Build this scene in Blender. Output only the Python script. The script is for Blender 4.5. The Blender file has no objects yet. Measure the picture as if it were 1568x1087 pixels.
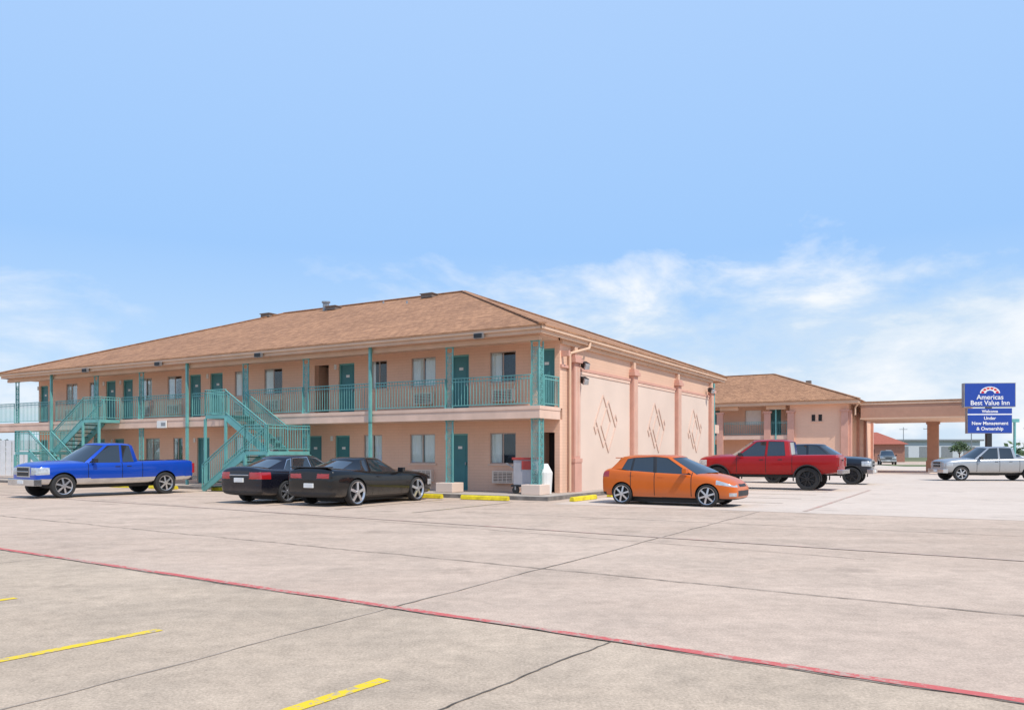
import bpy, bmesh, math, random
from mathutils import Vector, Matrix
random.seed(7)
sc = bpy.context.scene
sc.view_settings.view_transform = 'Standard'
sc.view_settings.look = 'None'
sc.view_settings.exposure = 0

# ------------------------------------------------------------------ materials
def nt(name):
    m = bpy.data.materials.new(name); m.use_nodes = True
    t = m.node_tree; b = t.nodes['Principled BSDF']
    return m, t, b
def N(t, typ, **kw):
    n = t.nodes.new(typ)
    for k, v in kw.items(): setattr(n, k, v)
    return n
def mixc(t, fac, a, b, blend='MIX'):
    n = t.nodes.new('ShaderNodeMix'); n.data_type = 'RGBA'; n.blend_type = blend
    for sock, val in ((n.inputs[0], fac), (n.inputs[6], a), (n.inputs[7], b)):
        if hasattr(val, 'is_output'): t.links.new(val, sock)
        elif isinstance(val, (int, float)): sock.default_value = val
        else: sock.default_value = (*val, 1)
    return n.outputs[2]
def math_(t, op, a, b=None, c=None, clamp=False):
    n = t.nodes.new('ShaderNodeMath'); n.operation = op; n.use_clamp = clamp
    for i, v in enumerate((a, b, c)):
        if v is None: continue
        if hasattr(v, 'is_output'): t.links.new(v, n.inputs[i])
        else: n.inputs[i].default_value = v
    return n.outputs[0]
def noise(t, vec, scale, detail=4, rough=.55, dist=0):
    n = t.nodes.new('ShaderNodeTexNoise'); n.inputs['Scale'].default_value = scale
    n.inputs['Detail'].default_value = detail; n.inputs['Roughness'].default_value = rough
    n.inputs['Distortion'].default_value = dist
    if vec is not None: t.links.new(vec, n.inputs['Vector'])
    return n.outputs[0]
def ramp(t, fac, stops):
    n = t.nodes.new('ShaderNodeMapRange'); n.clamp = True
    t.links.new(fac, n.inputs[0])
    n.inputs[1].default_value, n.inputs[2].default_value = stops
    return n.outputs[0]
def simple(name, col, rough=.7, metal=0, var=.12, scale=3, bump=0, bscale=40, spec=None, coat=0):
    m, t, b = nt(name)
    tc = N(t, 'ShaderNodeTexCoord').outputs['Object']
    f = noise(t, tc, scale, 4)
    dark = tuple(c*(1-var) for c in col); lite = tuple(min(1, c*(1+var)) for c in col)
    c = mixc(t, ramp(t, f, (.3, .7)), dark, lite)
    t.links.new(c, b.inputs['Base Color'])
    b.inputs['Roughness'].default_value = rough; b.inputs['Metallic'].default_value = metal
    if spec is not None: b.inputs['Specular IOR Level'].default_value = spec
    if coat: b.inputs['Coat Weight'].default_value = coat; b.inputs['Coat Roughness'].default_value = .04
    if bump:
        bn = N(t, 'ShaderNodeBump'); bn.inputs['Strength'].default_value = bump
        bn.inputs['Distance'].default_value = .01
        t.links.new(noise(t, tc, bscale, 3), bn.inputs['Height']); t.links.new(bn.outputs[0], b.inputs['Normal'])
    return m
def brickmat(name, c1, c2, mortar, axis='x', bw=.4, rh=.1, bump=.5, rough=.85, msize=.008, stain=.15):
    m, t, b = nt(name)
    tc = N(t, 'ShaderNodeTexCoord').outputs['Object']
    sp = N(t, 'ShaderNodeSeparateXYZ'); t.links.new(tc, sp.inputs[0])
    cb = N(t, 'ShaderNodeCombineXYZ')
    t.links.new(sp.outputs[0 if axis == 'x' else 1], cb.inputs[0]); t.links.new(sp.outputs[2], cb.inputs[1])
    br = N(t, 'ShaderNodeTexBrick'); t.links.new(cb.outputs[0], br.inputs['Vector'])
    br.inputs['Scale'].default_value = 1; br.inputs['Brick Width'].default_value = bw
    br.inputs['Row Height'].default_value = rh; br.inputs['Mortar Size'].default_value = msize
    br.inputs['Color1'].default_value = (*c1, 1); br.inputs['Color2'].default_value = (*c2, 1)
    br.inputs['Mortar'].default_value = (*mortar, 1)
    f = ramp(t, noise(t, tc, .8, 5), (.3, .75))
    c = mixc(t, f, br.outputs[0], mixc(t, 1, br.outputs[0], (1-stain, 1-stain, 1-stain), 'MULTIPLY'))
    t.links.new(c, b.inputs['Base Color']); b.inputs['Roughness'].default_value = rough
    bn = N(t, 'ShaderNodeBump'); bn.inputs['Strength'].default_value = bump; bn.inputs['Distance'].default_value = .01
    bn.invert = True
    t.links.new(br.outputs[1], bn.inputs['Height']); t.links.new(bn.outputs[0], b.inputs['Normal'])
    return m
def shingle(name, axis):
    m, t, b = nt(name)
    tc = N(t, 'ShaderNodeTexCoord').outputs['Object']
    sp = N(t, 'ShaderNodeSeparateXYZ'); t.links.new(tc, sp.inputs[0])
    cb = N(t, 'ShaderNodeCombineXYZ')
    t.links.new(sp.outputs[0 if axis == 'x' else 1], cb.inputs[0])
    t.links.new(math_(t, 'MULTIPLY', sp.outputs[2], 2.7), cb.inputs[1])
    br = N(t, 'ShaderNodeTexBrick'); t.links.new(cb.outputs[0], br.inputs['Vector'])
    br.inputs['Scale'].default_value = 1; br.inputs['Brick Width'].default_value = .33
    br.inputs['Row Height'].default_value = .26; br.inputs['Mortar Size'].default_value = .012
    br.inputs['Color1'].default_value = (.50, .26, .14, 1); br.inputs['Color2'].default_value = (.25, .125, .07, 1)
    br.inputs['Mortar'].default_value = (.17, .09, .05, 1)
    f1 = ramp(t, noise(t, tc, .35, 5), (.3, .7))
    f2 = ramp(t, noise(t, tc, 5, 5, .7), (.35, .65))
    c = mixc(t, .5, br.outputs[0], mixc(t, f2, (.24, .125, .07), (.60, .32, .18)))
    c = mixc(t, f1, c, mixc(t, 1, c, (.82, .82, .84), 'MULTIPLY'))
    t.links.new(c, b.inputs['Base Color']); b.inputs['Roughness'].default_value = .95
    b.inputs['Specular IOR Level'].default_value = .2
    bn = N(t, 'ShaderNodeBump'); bn.inputs['Strength'].default_value = .6; bn.inputs['Distance'].default_value = .02
    bn.invert = True
    t.links.new(br.outputs[1], bn.inputs['Height']); t.links.new(bn.outputs[0], b.inputs['Normal'])
    return m
def concrete(name, a, b_, c_, speck=.35, big=.12, grid=True):
    m, t, b = nt(name)
    tc = N(t, 'ShaderNodeTexCoord').outputs['Object']
    f1 = ramp(t, noise(t, tc, big, 4, .6), (.38, .62))
    f2 = ramp(t, noise(t, tc, .8, 6, .68, .6), (.42, .66))
    mp = N(t, 'ShaderNodeMapping'); t.links.new(tc, mp.inputs[0]); mp.inputs['Rotation'].default_value = (0, 0, math.radians(34))
    mp.inputs['Scale'].default_value = (.12, 1.3, 1)
    f5 = ramp(t, noise(t, mp.outputs[0], 1.0, 4, .6), (.42, .7))
    col = mixc(t, f1, a, b_)
    col = mixc(t, math_(t, 'MULTIPLY', f2, .62), col, c_)
    col = mixc(t, math_(t, 'MULTIPLY', f5, .4), col, tuple(x*1.12 for x in b_))
    f3 = noise(t, tc, 48, 3, .75); f4 = noise(t, tc, 5, 6, .75)
    s = math_(t, 'ADD', math_(t, 'MULTIPLY', math_(t, 'SUBTRACT', f3, .5), speck*3.2), math_(t, 'MULTIPLY', math_(t, 'SUBTRACT', f4, .5), speck*2.1))
    s = math_(t, 'ADD', s, 1.0)
    g = N(t, 'ShaderNodeCombineXYZ')
    for i in range(3): t.links.new(s, g.inputs[i])
    col = mixc(t, 1, col, g.outputs[0], 'MULTIPLY')
    vo = N(t, 'ShaderNodeTexVoronoi'); vo.inputs['Scale'].default_value = .6; t.links.new(tc, vo.inputs['Vector'])
    sp_ = ramp(t, math_(t, 'ADD', vo.outputs['Distance'], math_(t, 'MULTIPLY', f4, .3)), (.36, .20))
    col = mixc(t, math_(t, 'MULTIPLY', sp_, .32), col, tuple(x*.5 for x in c_))
    t.links.new(col, b.inputs['Base Color']); b.inputs['Roughness'].default_value = .92
    b.inputs['Specular IOR Level'].default_value = .12
    bn = N(t, 'ShaderNodeBump'); bn.inputs['Strength'].default_value = .5; bn.inputs['Distance'].default_value = .004
    t.links.new(f3, bn.inputs['Height']); t.links.new(bn.outputs[0], b.inputs['Normal'])
    return m
def wornpaint(name, col, under, wear=.5):
    m, t, b = nt(name)
    tc = N(t, 'ShaderNodeTexCoord').outputs['Object']
    f = noise(t, tc, 14, 7, .75); g = noise(t, tc, 1.1, 4)
    s = ramp(t, math_(t, 'ADD', f, math_(t, 'MULTIPLY', g, .6)), (.62+wear*.32, .72+wear*.32))
    c = mixc(t, s, col, under); t.links.new(c, b.inputs['Base Color']); b.inputs['Roughness'].default_value = .85
    b.inputs['Specular IOR Level'].default_value = .2
    return m
def car_paint(name, col, metal=.35, rough=.28, seams=(), zr=(.35, 1.0), coat=.6):
    m, t, b = nt(name)
    tc = N(t, 'ShaderNodeTexCoord').outputs['Object']
    sp = N(t, 'ShaderNodeSeparateXYZ'); t.links.new(tc, sp.inputs[0])
    acc = None
    for x, y0 in seams:
        a = math_(t, 'ABSOLUTE', math_(t, 'SUBTRACT', math_(t, 'ADD', sp.outputs[0], 0), x))
        q = math_(t, 'LESS_THAN', a, .011)
        acc = q if acc is None else math_(t, 'MAXIMUM', acc, q)
    c = mixc(t, ramp(t, noise(t, tc, 2.5, 4), (.3, .7)), tuple(x*.93 for x in col), col)
    c = mixc(t, math_(t, 'MULTIPLY', ramp(t, math_(t, 'ADD', sp.outputs[2], math_(t, 'MULTIPLY', noise(t, tc, 5, 4), .2)), (.62, .3)), .25), c, (.30, .26, .22))
    if acc is not None:
        zz = math_(t, 'MULTIPLY', math_(t, 'GREATER_THAN', sp.outputs[2], zr[0]), math_(t, 'LESS_THAN', sp.outputs[2], zr[1]))
        yy = math_(t, 'GREATER_THAN', math_(t, 'ABSOLUTE', sp.outputs[1]), .6)
        c = mixc(t, math_(t, 'MULTIPLY', acc, math_(t, 'MULTIPLY', zz, yy)), c, (.01, .01, .01))
    t.links.new(c, b.inputs['Base Color'])
    b.inputs['Metallic'].default_value = metal; b.inputs['Roughness'].default_value = rough
    b.inputs['Specular IOR Level'].default_value = .3
    b.inputs['Coat Weight'].default_value = coat; b.inputs['Coat Roughness'].default_value = .05
    return m
def pane(name):
    m, t, b = nt(name)
    for n in list(t.nodes): t.nodes.remove(n)
    o = N(t, 'ShaderNodeOutputMaterial'); mx = N(t, 'ShaderNodeMixShader')
    tr = N(t, 'ShaderNodeBsdfTransparent'); gl = N(t, 'ShaderNodeBsdfGlossy')
    tr.inputs[0].default_value = (.92, .95, .95, 1); gl.inputs['Roughness'].default_value = .03
    lw = N(t, 'ShaderNodeLayerWeight'); lw.inputs[0].default_value = .2
    t.links.new(math_(t, 'ADD', math_(t, 'MULTIPLY', lw.outputs[0], .5), .05, clamp=True), mx.inputs[0])
    t.links.new(tr.outputs[0], mx.inputs[1]); t.links.new(gl.outputs[0], mx.inputs[2])
    t.links.new(mx.outputs[0], o.inputs[0])
    return m

M = {}
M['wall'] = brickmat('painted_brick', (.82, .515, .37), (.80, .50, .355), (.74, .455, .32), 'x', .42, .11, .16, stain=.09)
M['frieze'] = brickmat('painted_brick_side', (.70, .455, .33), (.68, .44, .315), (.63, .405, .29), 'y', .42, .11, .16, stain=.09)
M['panel'] = simple('stucco_panel', (.68, .535, .445), .9, var=.05, scale=.5, bump=.3, bscale=30)
M['panelline'] = simple('stucco_relief', (.62, .45, .37), .9, var=.05, scale=.6)
M['pink'] = simple('pilaster_paint', (.60, .325, .25), .8, var=.08, scale=2)
M['slab'] = simple('slab_edge_paint', (.70, .49, .385), .8, var=.10, scale=1.5)
M['fascia'] = simple('fascia_paint', (.64, .43, .30), .7, var=.08, scale=1.5)
M['soffit'] = simple('soffit_paint', (.78, .55, .42), .8, var=.06)
M['teal'] = simple('teal_paint', (.14, .38, .365), .5, var=.16, scale=2)
M['teald'] = simple('teal_door', (.045, .19, .20), .45, var=.1, scale=1)
M['tealtread'] = simple('tread_paint', (.06, .15, .14), .7, var=.15)
M['shx'] = shingle('roof_shingles_x', 'x'); M['shy'] = shingle('roof_shingles_y', 'y')
M['dark'] = simple('dark_interior', (.025, .022, .022), .9)
M['curtain'] = simple('curtain_cloth', (.92, .91, .88), .9, var=.04)
M['white'] = simple('white_paint', (.72, .71, .68), .6, var=.05)
M['winframe'] = simple('window_frame', (.48, .36, .30), .5, var=.05)
M['ac'] = simple('ac_casing', (.74, .60, .50), .6, var=.06)
M['acgap'] = simple('ac_grille_gap', (.14, .10, .08), .8)
M['metal'] = simple('galvanised_metal', (.35, .35, .36), .4, .7)
M['vent'] = simple('roof_vent_metal', (.22, .17, .14), .7, .2)
M['black'] = simple('black_plastic', (.018, .018, .02), .55)
M['pane'] = pane('window_pane')
M['side'] = concrete('sidewalk_concrete', (.42, .36, .31), (.48, .42, .36), (.32, .27, .23), .2)
M['kerb'] = simple('kerb_concrete', (.18, .16, .145), .9, var=.35, scale=3)
M['yellow'] = wornpaint('yellow_paint', (.76, .54, .03), (.44, .35, .25), .68)
M['yellowfaint'] = wornpaint('faded_yellow_paint', (.56, .44, .18), (.46, .37, .29), .1)
M['stop'] = simple('wheel_stop_yellow', (.68, .54, .02), .8, var=.25, scale=6)
M['red'] = wornpaint('red_paint', (.56, .13, .12), (.47, .32, .26), .48)
M['redfaint'] = wornpaint('faded_red_paint', (.52, .27, .22), (.47, .36, .29), .15)
M['joint'] = simple('joint_tar', (.13, .105, .085), .95, var=.6, scale=5)
M['jointlite'] = simple('joint_faint', (.30, .24, .19), .95, var=.4, scale=3)
M['rubber'] = simple('tyre_rubber', (.022, .022, .023), .8, var=.2)
M['rim'] = simple('alloy_rim', (.62, .62, .64), .25, .85)
M['rimdark'] = simple('black_rim', (.02, .02, .022), .3, .3)
M['glass'] = simple('car_glass', (.018, .024, .03), .04, 0, var=.05, spec=.9, coat=.6)
M['lamp'] = simple('headlight_lens', (.50, .52, .54), .08, .35, var=.25, scale=14)
M['tail'] = simple('taillight_lens', (.36, .012, .015), .12, 0, coat=1)
M['chrome'] = simple('chrome_trim', (.62, .63, .65), .15, .95)
M['plate'] = simple('licence_plate', (.65, .66, .66), .5)

# ------------------------------------------------------------------ mesh builder
class MB:
    def __init__(s): s.v = []; s.f = []; s.m = []; s.mats = []
    def mi(s, k):
        if k not in s.mats: s.mats.append(k)
        return s.mats.index(k)
    def add(s, vs, fs, k):
        o = len(s.v); s.v += [tuple(v) for v in vs]
        i = s.mi(k)
        for f in fs: s.f.append(tuple(o+a for a in f)); s.m.append(i)
    def box(s, x0, x1, y0, y1, z0, z1, k):
        if x0 > x1: x0, x1 = x1, x0
        s.add([(x0,y0,z0),(x1,y0,z0),(x1,y1,z0),(x0,y1,z0),(x0,y0,z1),(x1,y0,z1),(x1,y1,z1),(x0,y1,z1)],
              [(0,3,2,1),(4,5,6,7),(0,1,5,4),(1,2,6,5),(2,3,7,6),(3,0,4,7)], k)
    def beam(s, p, q, w, h, k, up=(0,0,1)):
        p = Vector(p); q = Vector(q); d = (q-p).normalized(); u = Vector(up)
        if abs(d.dot(u)) > .98: u = Vector((0,1,0))
        r = d.cross(u).normalized(); u = r.cross(d).normalized()
        r *= w/2; u *= h/2
        s.add([p-r-u, p+r-u, p+r+u, p-r+u, q-r-u, q+r-u, q+r+u, q-r+u],
              [(0,1,2,3),(7,6,5,4),(0,4,5,1),(1,5,6,2),(2,6,7,3),(3,7,4,0)], k)
    def cyl(s, p, q, r, k, n=12, r2=None):
        p = Vector(p); q = Vector(q); d = (q-p).normalized(); u = Vector((0,0,1))
        if abs(d.z) > .98: u = Vector((1,0,0))
        a = d.cross(u).normalized(); b = a.cross(d); r2 = r if r2 is None else r2
        vs = []
        for c, rr in ((p, r), (q, r2)):
            for i in range(n):
                t = 2*math.pi*i/n; vs.append(c+a*math.cos(t)*rr+b*math.sin(t)*rr)
        fs = [(i, (i+1)%n, n+(i+1)%n, n+i) for i in range(n)]+[tuple(range(n))[::-1], tuple(range(n, 2*n))]
        s.add(vs, fs, k)
    def ring(s, c, ax, r, w, k, n=10, a0=0, a1=2*math.pi, sx=1, sz=1):
        ax = Vector(ax); c = Vector(c)
        pts = [c+ax*math.cos(a0+(a1-a0)*i/n)*r*sx+Vector((0,0,1))*math.sin(a0+(a1-a0)*i/n)*r*sz for i in range(n+1)]
        for i in range(n): s.beam(pts[i], pts[i+1], w, w, k, up=(ax.y, -ax.x, 0) if abs(ax.z) < .5 else (0,0,1))
    def obj(s, name, parent=None, smooth=False, bevel=0, angle=35):
        me = bpy.data.meshes.new(name); me.from_pydata(s.v, [], s.f)
        for k in s.mats: me.materials.append(M[k] if isinstance(k, str) else k)
        for p, i in zip(me.polygons, s.m): p.material_index = i
        me.update()
        bm = bmesh.new(); bm.from_mesh(me); bmesh.ops.recalc_face_normals(bm, faces=bm.faces); bm.to_mesh(me); bm.free()
        if smooth:
            for p in me.polygons: p.use_smooth = True
            me.set_sharp_from_angle(angle=math.radians(angle))
        o = bpy.data.objects.new(name, me); sc.collection.objects.link(o)
        if bevel:
            b = o.modifiers.new('bevel', 'BEVEL'); b.width = bevel; b.segments = 2; b.limit_method = 'ANGLE'
        if parent: o.parent = parent
        return o
def empty(name, loc, rz):
    e = bpy.data.objects.new(name, None); e.location = loc; e.rotation_euler = (0, 0, rz)
    e.empty_display_size = .5
    sc.collection.objects.link(e); return e

UX, UY = -.863, .505
VX, VY = .505, .863
C0 = Vector((.79, 27.0, 0)); ROT = math.atan2(-.505, .863)

# ------------------------------------------------------------------ ground
def sheet(name, pts, z, k):
    mb = MB(); mb.add([(x, y, z) for x, y in pts], [tuple(range(len(pts)))], k)
    o = mb.obj(name)
    if o.data.polygons[0].normal.z < 0: o.data.flip_normals()
    return o
def L(s, t):
    return (C0.x+UX*s+VX*t, C0.y+UY*s+VY*t)
M['grass'] = simple('dry_grass', (.12, .13, .05), .95, var=.4, scale=.15)
M['lot'] = concrete('lot_concrete', (.485, .365, .28), (.56, .43, .335), (.38, .295, .23), .32)
M['lot2'] = concrete('lane_concrete', (.58, .475, .39), (.62, .515, .43), (.51, .415, .34), .14, .1)
M['lot3'] = concrete('near_bay_concrete', (.445, .345, .255), (.505, .395, .295), (.34, .27, .205), .38, .25)
sheet('ground', [(-3000,-300),(3000,-300),(3000,4000),(-3000,4000)], -.01, 'grass')
sheet('parking_lot_pavement', [(-90,-40),(110,-40),(110,150),(-90,150)], -.002, 'lot')
def RL(a, b):
    return (.817+.82*a+.572*b, 6.45-.572*a+.82*b)
sheet('near_parking_bay', [RL(-60,-.06),RL(30,-.06),RL(30,-40),RL(-60,-40)], .002, 'lot3')
sheet('driveway_lane', [L(-1.9,-2.5),L(-75,-2.5),L(-75,90),L(-1.9,90)], .002, 'lot2')
def strip(name, pts, w, z, k, jag=.0, seg=.25):
    mb = MB(); out = []
    for (x0,y0),(x1,y1) in zip(pts, pts[1:]):
        n = max(1, int(math.hypot(x1-x0, y1-y0)/seg))
        for i in range(n): out.append((x0+(x1-x0)*i/n, y0+(y1-y0)*i/n))
    out.append(pts[-1]); d = Vector((pts[-1][0]-pts[0][0], pts[-1][1]-pts[0][1])).normalized(); nx, ny = -d.y, d.x
    vs = []
    off = 0
    for x, y in out:
        off = off*.8+random.uniform(-jag, jag); ww = w/2*(1+random.uniform(-1, 1)*min(.75, jag*30))
        vs += [(x+nx*(off+ww), y+ny*(off+ww), z), (x+nx*(off-ww), y+ny*(off-ww), z)]
    mb.add(vs, [(2*i, 2*i+1, 2*i+3, 2*i+2) for i in range(len(out)-1)], k)
    o = mb.obj(name)
    if o.data.polygons[0].normal.z < 0: o.data.flip_normals()
    return o
strip('red_fire_lane_line', [RL(-60, 0), RL(30, 0)], .10, .007, 'red', .004, .08)
strip('pavement_joint', [RL(-60, -.075), RL(30, -.075)], .018, .010, 'joint', .01, .1)
strip('pavement_joint', [RL(0, -.06), RL(0, -14)], .018, .0065, 'joint', .010, .07)
strip('pavement_joint', [(-40, 38.6), (12.4, 2.1)], .02, .006, 'joint', .016, .12)
strip('pavement_joint', [(-40, 47.5), (5.0, 11.4)], .02, .0055, 'jointlite', .016, .15)
strip('faded_red_line', [(-30, 37.2), (9.0, 9.9)], .10, .0062, 'redfaint', .006, .1)
for a in (-26, -13, 12): strip('pavement_joint', [RL(a, .1), RL(a, 40)], .014, .0072, 'jointlite', .012, .15)
strip('pavement_joint', [L(-2.0, -6.5), L(-60, -6.5)], .03, .0058, 'jointlite', .014, .15)
strip('pavement_joint', [L(-8, -2.6), L(-8, -22)], .02, .0052, 'jointlite', .014, .15)
strip('pavement_joint', [RL(-9, -.08), RL(-9, -14)], .014, .0055, 'jointlite', .010, .08)
for i in range(-3, 4):
    a = -.72-2.62*i
    strip('parking_bay_line', [RL(a, -1.87), RL(a, -7.2)], .105, .0062, 'yellow', .0012, .06)
for s in (-.5, 2.1, 4.75, 7.4, 15.6, 18.3, 21, 23.6):
    strip('parking_bay_line', [L(s, -2.4), L(s, -7.4)], .10, .0075, 'yellowfaint', .003, .1)
for t in (1.2, 4.0, 6.8, 9.4, 12.2, 15):
    strip('parking_bay_line', [L(-2.7, t), L(-7.8, t)], .10, .0075, 'yellowfaint', .003, .1)
strip('lane_edge_line', [L(-9, -2.0), L(-9, 12)], .12, .008, 'redfaint', .004, .1)
for i in range(7):
    strip('crosshatch_marking', [(14.5+i*.9, 20+i*.2), (17.5+i*.9, 26+i*.2)], .10, .008, 'yellowfaint', .003, .1)

# ------------------------------------------------------------------ motel
motel = empty('motel_building', C0, ROT)
F2 = 3.08; SB = 2.62; EV = 5.45; YB = 19.6; LEN = 32.0
wb = MB()
def wall_open(mb, s0, s1, z0, z1, y0, y1, ops, k):
    cur = s0
    for a, b, za, zb in sorted(ops):
        if a > cur: mb.box(-cur, -a, y0, y1, z0, z1, k)
        if za > z0: mb.box(-a, -b, y0, y1, z0, za, k)
        if zb < z1: mb.box(-a, -b, y0, y1, zb, z1, k)
        cur = b
    mb.box(-cur, -s1, y0, y1, z0, z1, k)
up = [('d',0.0,.72),('w',1.57,2.68,'l'),('d',3.6,4.4),('w',5.12,6.28,'f'),('w',7.5,8.3,'n'),('d',9.2,10.05),('o',10.6,11.4),
      ('w',13.3,14.4,'l'),('d',17.1,17.95),('d',18.6,19.4),('w',19.97,21.0,'l'),('w',22.2,23.1,'f'),('d',23.7,24.5),('d',25.1,25.9),
      ('w',26.6,27.3,'n'),('w',28.4,29.4,'f'),('w',15.4,16.3,'f'),('d',31.1,31.85)]
lo = [('o',0.0,.72),('w',1.57,2.68,'l'),('d',3.65,4.45),('w',5.15,6.35,'f'),('w',7.75,8.7,'f'),('d',9.45,10.25),('d',11.0,11.85),
      ('w',13.3,14.4,'l'),('w',15.3,16.3,'f'),('d',18.0,18.85),('w',19.9,20.6,'n'),('w',21.6,22.7,'f'),('d',24.4,25.2),('d',26,26.8),
      ('w',28.4,29.4,'f'),('d',31.1,31.85)]
det = MB(); gl = MB(); cur = MB()
for ops, fl, top in ((up, F2, EV), (lo, .12, SB+.06)):
    rects = []
    for o in ops:
        a, b = o[1], o[2]
        if o[0] == 'w': rects.append((a, b, fl+1.0, fl+2.13))
        else: rects.append((a, b, fl, fl+2.12))
    wall_open(wb, -.2, LEN, fl if fl > 1 else 0, top, 1.4, 1.6, rects, 'wall')
    for o, r in zip(ops, rects):
        a, b, z0, z1 = r
        if o[0] == 'd':
            det.box(-a-.05, -b+.05, 1.50, 1.54, z0, z1-.06, 'teald')
            for zz0, zz1 in ((.25, .95), (1.1, 1.9)):
                det.box(-a-.17, -b+.17, 1.492, 1.5, z0+zz0, z0+zz1, 'teald')
            det.box(-a, -a-.05, 1.46, 1.54, z0, z1, 'teal'); det.box(-b+.05, -b, 1.46, 1.54, z0, z1, 'teal')
            det.box(-a-.05, -b+.05, 1.46, 1.54, z1-.06, z1, 'teal')
            det.box(-a-.12, -a-.16, 1.44, 1.5, z0+.95, z0+1.05, 'metal')
            det.box(-(a+b)/2+.09, -(a+b)/2-.09, 1.484, 1.491, z0+1.55, z0+1.65, 'white')
            det.box(-b-.1, -b-.22, 1.36, 1.4, z0+1.9, z0+2.1, 'white')
        elif o[0] == 'o':
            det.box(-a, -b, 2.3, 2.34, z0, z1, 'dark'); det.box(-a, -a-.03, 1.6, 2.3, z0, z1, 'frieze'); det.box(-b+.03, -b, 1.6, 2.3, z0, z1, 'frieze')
        else:
            w = b-a
            det.box(-a, -b, 1.9, 1.92, z0, z1, 'dark'); 
            for (p, q, r0, r1) in ((a, a+.04, z0, z1), (b-.04, b, z0, z1), (a+.04, b-.04, z0, z0+.04), (a+.04, b-.04, z1-.04, z1), ((a+b)/2-.02, (a+b)/2+.02, z0+.04, z1-.04)):
                det.box(-p, -q, 1.43, 1.47, r0, r1, 'winframe')
            det.box(-a+.06, -b-.06, 1.35, 1.4, z0-.07, z0, 'slab')
            gl.box(-a-.04, -b+.04, 1.44, 1.445, z0+.04, z1-.04, 'pane')
            spans = {'l': [(b-.42*w, b)], 'f': [(a, a+.47*w), (a+.53*w, b)], 'n': [(b-.2*w, b)]}[o[3]]
            for p, q in spans:
                n = max(4, int((q-p)/.035)); vs = []
                for i in range(n+1):
                    x = -(p+(q-p)*i/n); y = 1.49+.014*math.sin(i*1.7)+random.uniform(-.005, .005)
                    vs += [(x, y, z0), (x, y, z1)]
                cur.add(vs, [(2*i, 2*i+2, 2*i+3, 2*i+1) for i in range(n)], 'curtain')
            if o[3] != 'n':
                ca = (a+b)/2-.1; zz = fl+.30
                det.box(-ca+.45, -ca-.45, 1.22, 1.4, zz, zz+.45, 'ac')
                det.box(-ca+.38, -ca-.38, 1.212, 1.22, zz+.05, zz+.40, 'acgap')
                for i in range(6): det.box(-ca+.38, -ca-.38, 1.198, 1.216, zz+.065+i*.058, zz+.09+i*.058, 'ac')
                for i in (-.18, .0, .18): det.box(-ca+i-.01, -ca+i+.01, 1.194, 1.21, zz+.05, zz+.40, 'ac')
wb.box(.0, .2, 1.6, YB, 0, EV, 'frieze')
wb.box(.0, -LEN, YB-.2, YB, 0, EV, 'wall')
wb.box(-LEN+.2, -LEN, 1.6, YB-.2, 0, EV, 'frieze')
wb.obj('walls', motel); det.obj('doors_windows_and_ac_units', motel); gl.obj('window_glass', motel)
cur.obj('curtains', motel, smooth=True, angle=80)

sl = MB()
sl.box(.22, -38.5, -.12, 1.4, SB+.06, F2, 'slab'); sl.box(.24, -38.5, -.14, 1.4, F2-.1, F2+.02, 'slab')
sl.box(.22, -LEN, YB, 21.0, SB, F2, 'slab')
sl.box(.16, -LEN-.2, -.06, 1.4, EV, EV+.1, 'soffit')
sl.box(.20, -32.3, -.10, .06, EV-.16, EV+.0, 'fascia')
zf0, zf1 = EV+.02, 5.74
sl.box(.45, -32.3, -.42, -.38, zf0, zf1, 'fascia'); sl.box(.41, .45, -.38, 21.4, zf0, zf1, 'fascia')
sl.box(-32.26, -32.3, -.38, 21.4, zf0, zf1, 'fascia'); sl.box(.41, -32.26, 21.36, 21.4, zf0, zf1, 'fascia')
sl.box(.41, -32.26, -.38, 21.36, EV+.12, EV+.16, 'soffit')
sl.box(.50, -32.35, -.50, -.42, zf1-.14, zf1-.02, 'fascia'); sl.box(.45, .53, -.5, 21.45, zf1-.14, zf1-.02, 'fascia')
sl.box(.2, .27, 1.42, YB, 4.52, 4.62, 'pink'); sl.box(.2, .30, 1.42, YB, EV-.12, EV+.11, 'fascia')
sl.obj('slabs_and_fascia', motel)

rf = MB()
e = (.55, -32.42, -.52, 21.5); zr = 9.75; ze = 5.745; yr = 10.5; r0 = -9.9; r1 = -22.6
P = [(e[0], e[2], ze), (e[1], e[2], ze), (e[1], e[3], ze), (e[0], e[3], ze), (r0, yr, zr), (r1, yr, zr)]
def roof(mb, P, th=.05):
    Q = [(x, y, z-th) for i, (x, y, z) in enumerate(P)]
    mb.add(P+Q, [(0,1,5,4),(2,3,4,5)], 'shx'); mb.add(P+Q, [(1,2,5),(3,0,4)], 'shy')
    mb.add(P+Q, [(0,1,7,6),(1,2,8,7),(2,3,9,8),(3,0,6,9),(6,7,8,9)], 'shy')
    for a, b in ((0,4),(3,4),(1,5),(2,5),(4,5)):
        p, q = Vector(P[a]), Vector(P[b]); mb.beam(p+Vector((0,0,.02)), q+Vector((0,0,.02)), .26, .05, 'shy')
roof(rf, P); rf.obj('shingle_roof', motel)
rv = MB()
def rz(y): return ze+(zr-ze)*(y-e[2])/(yr-e[2])
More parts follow.
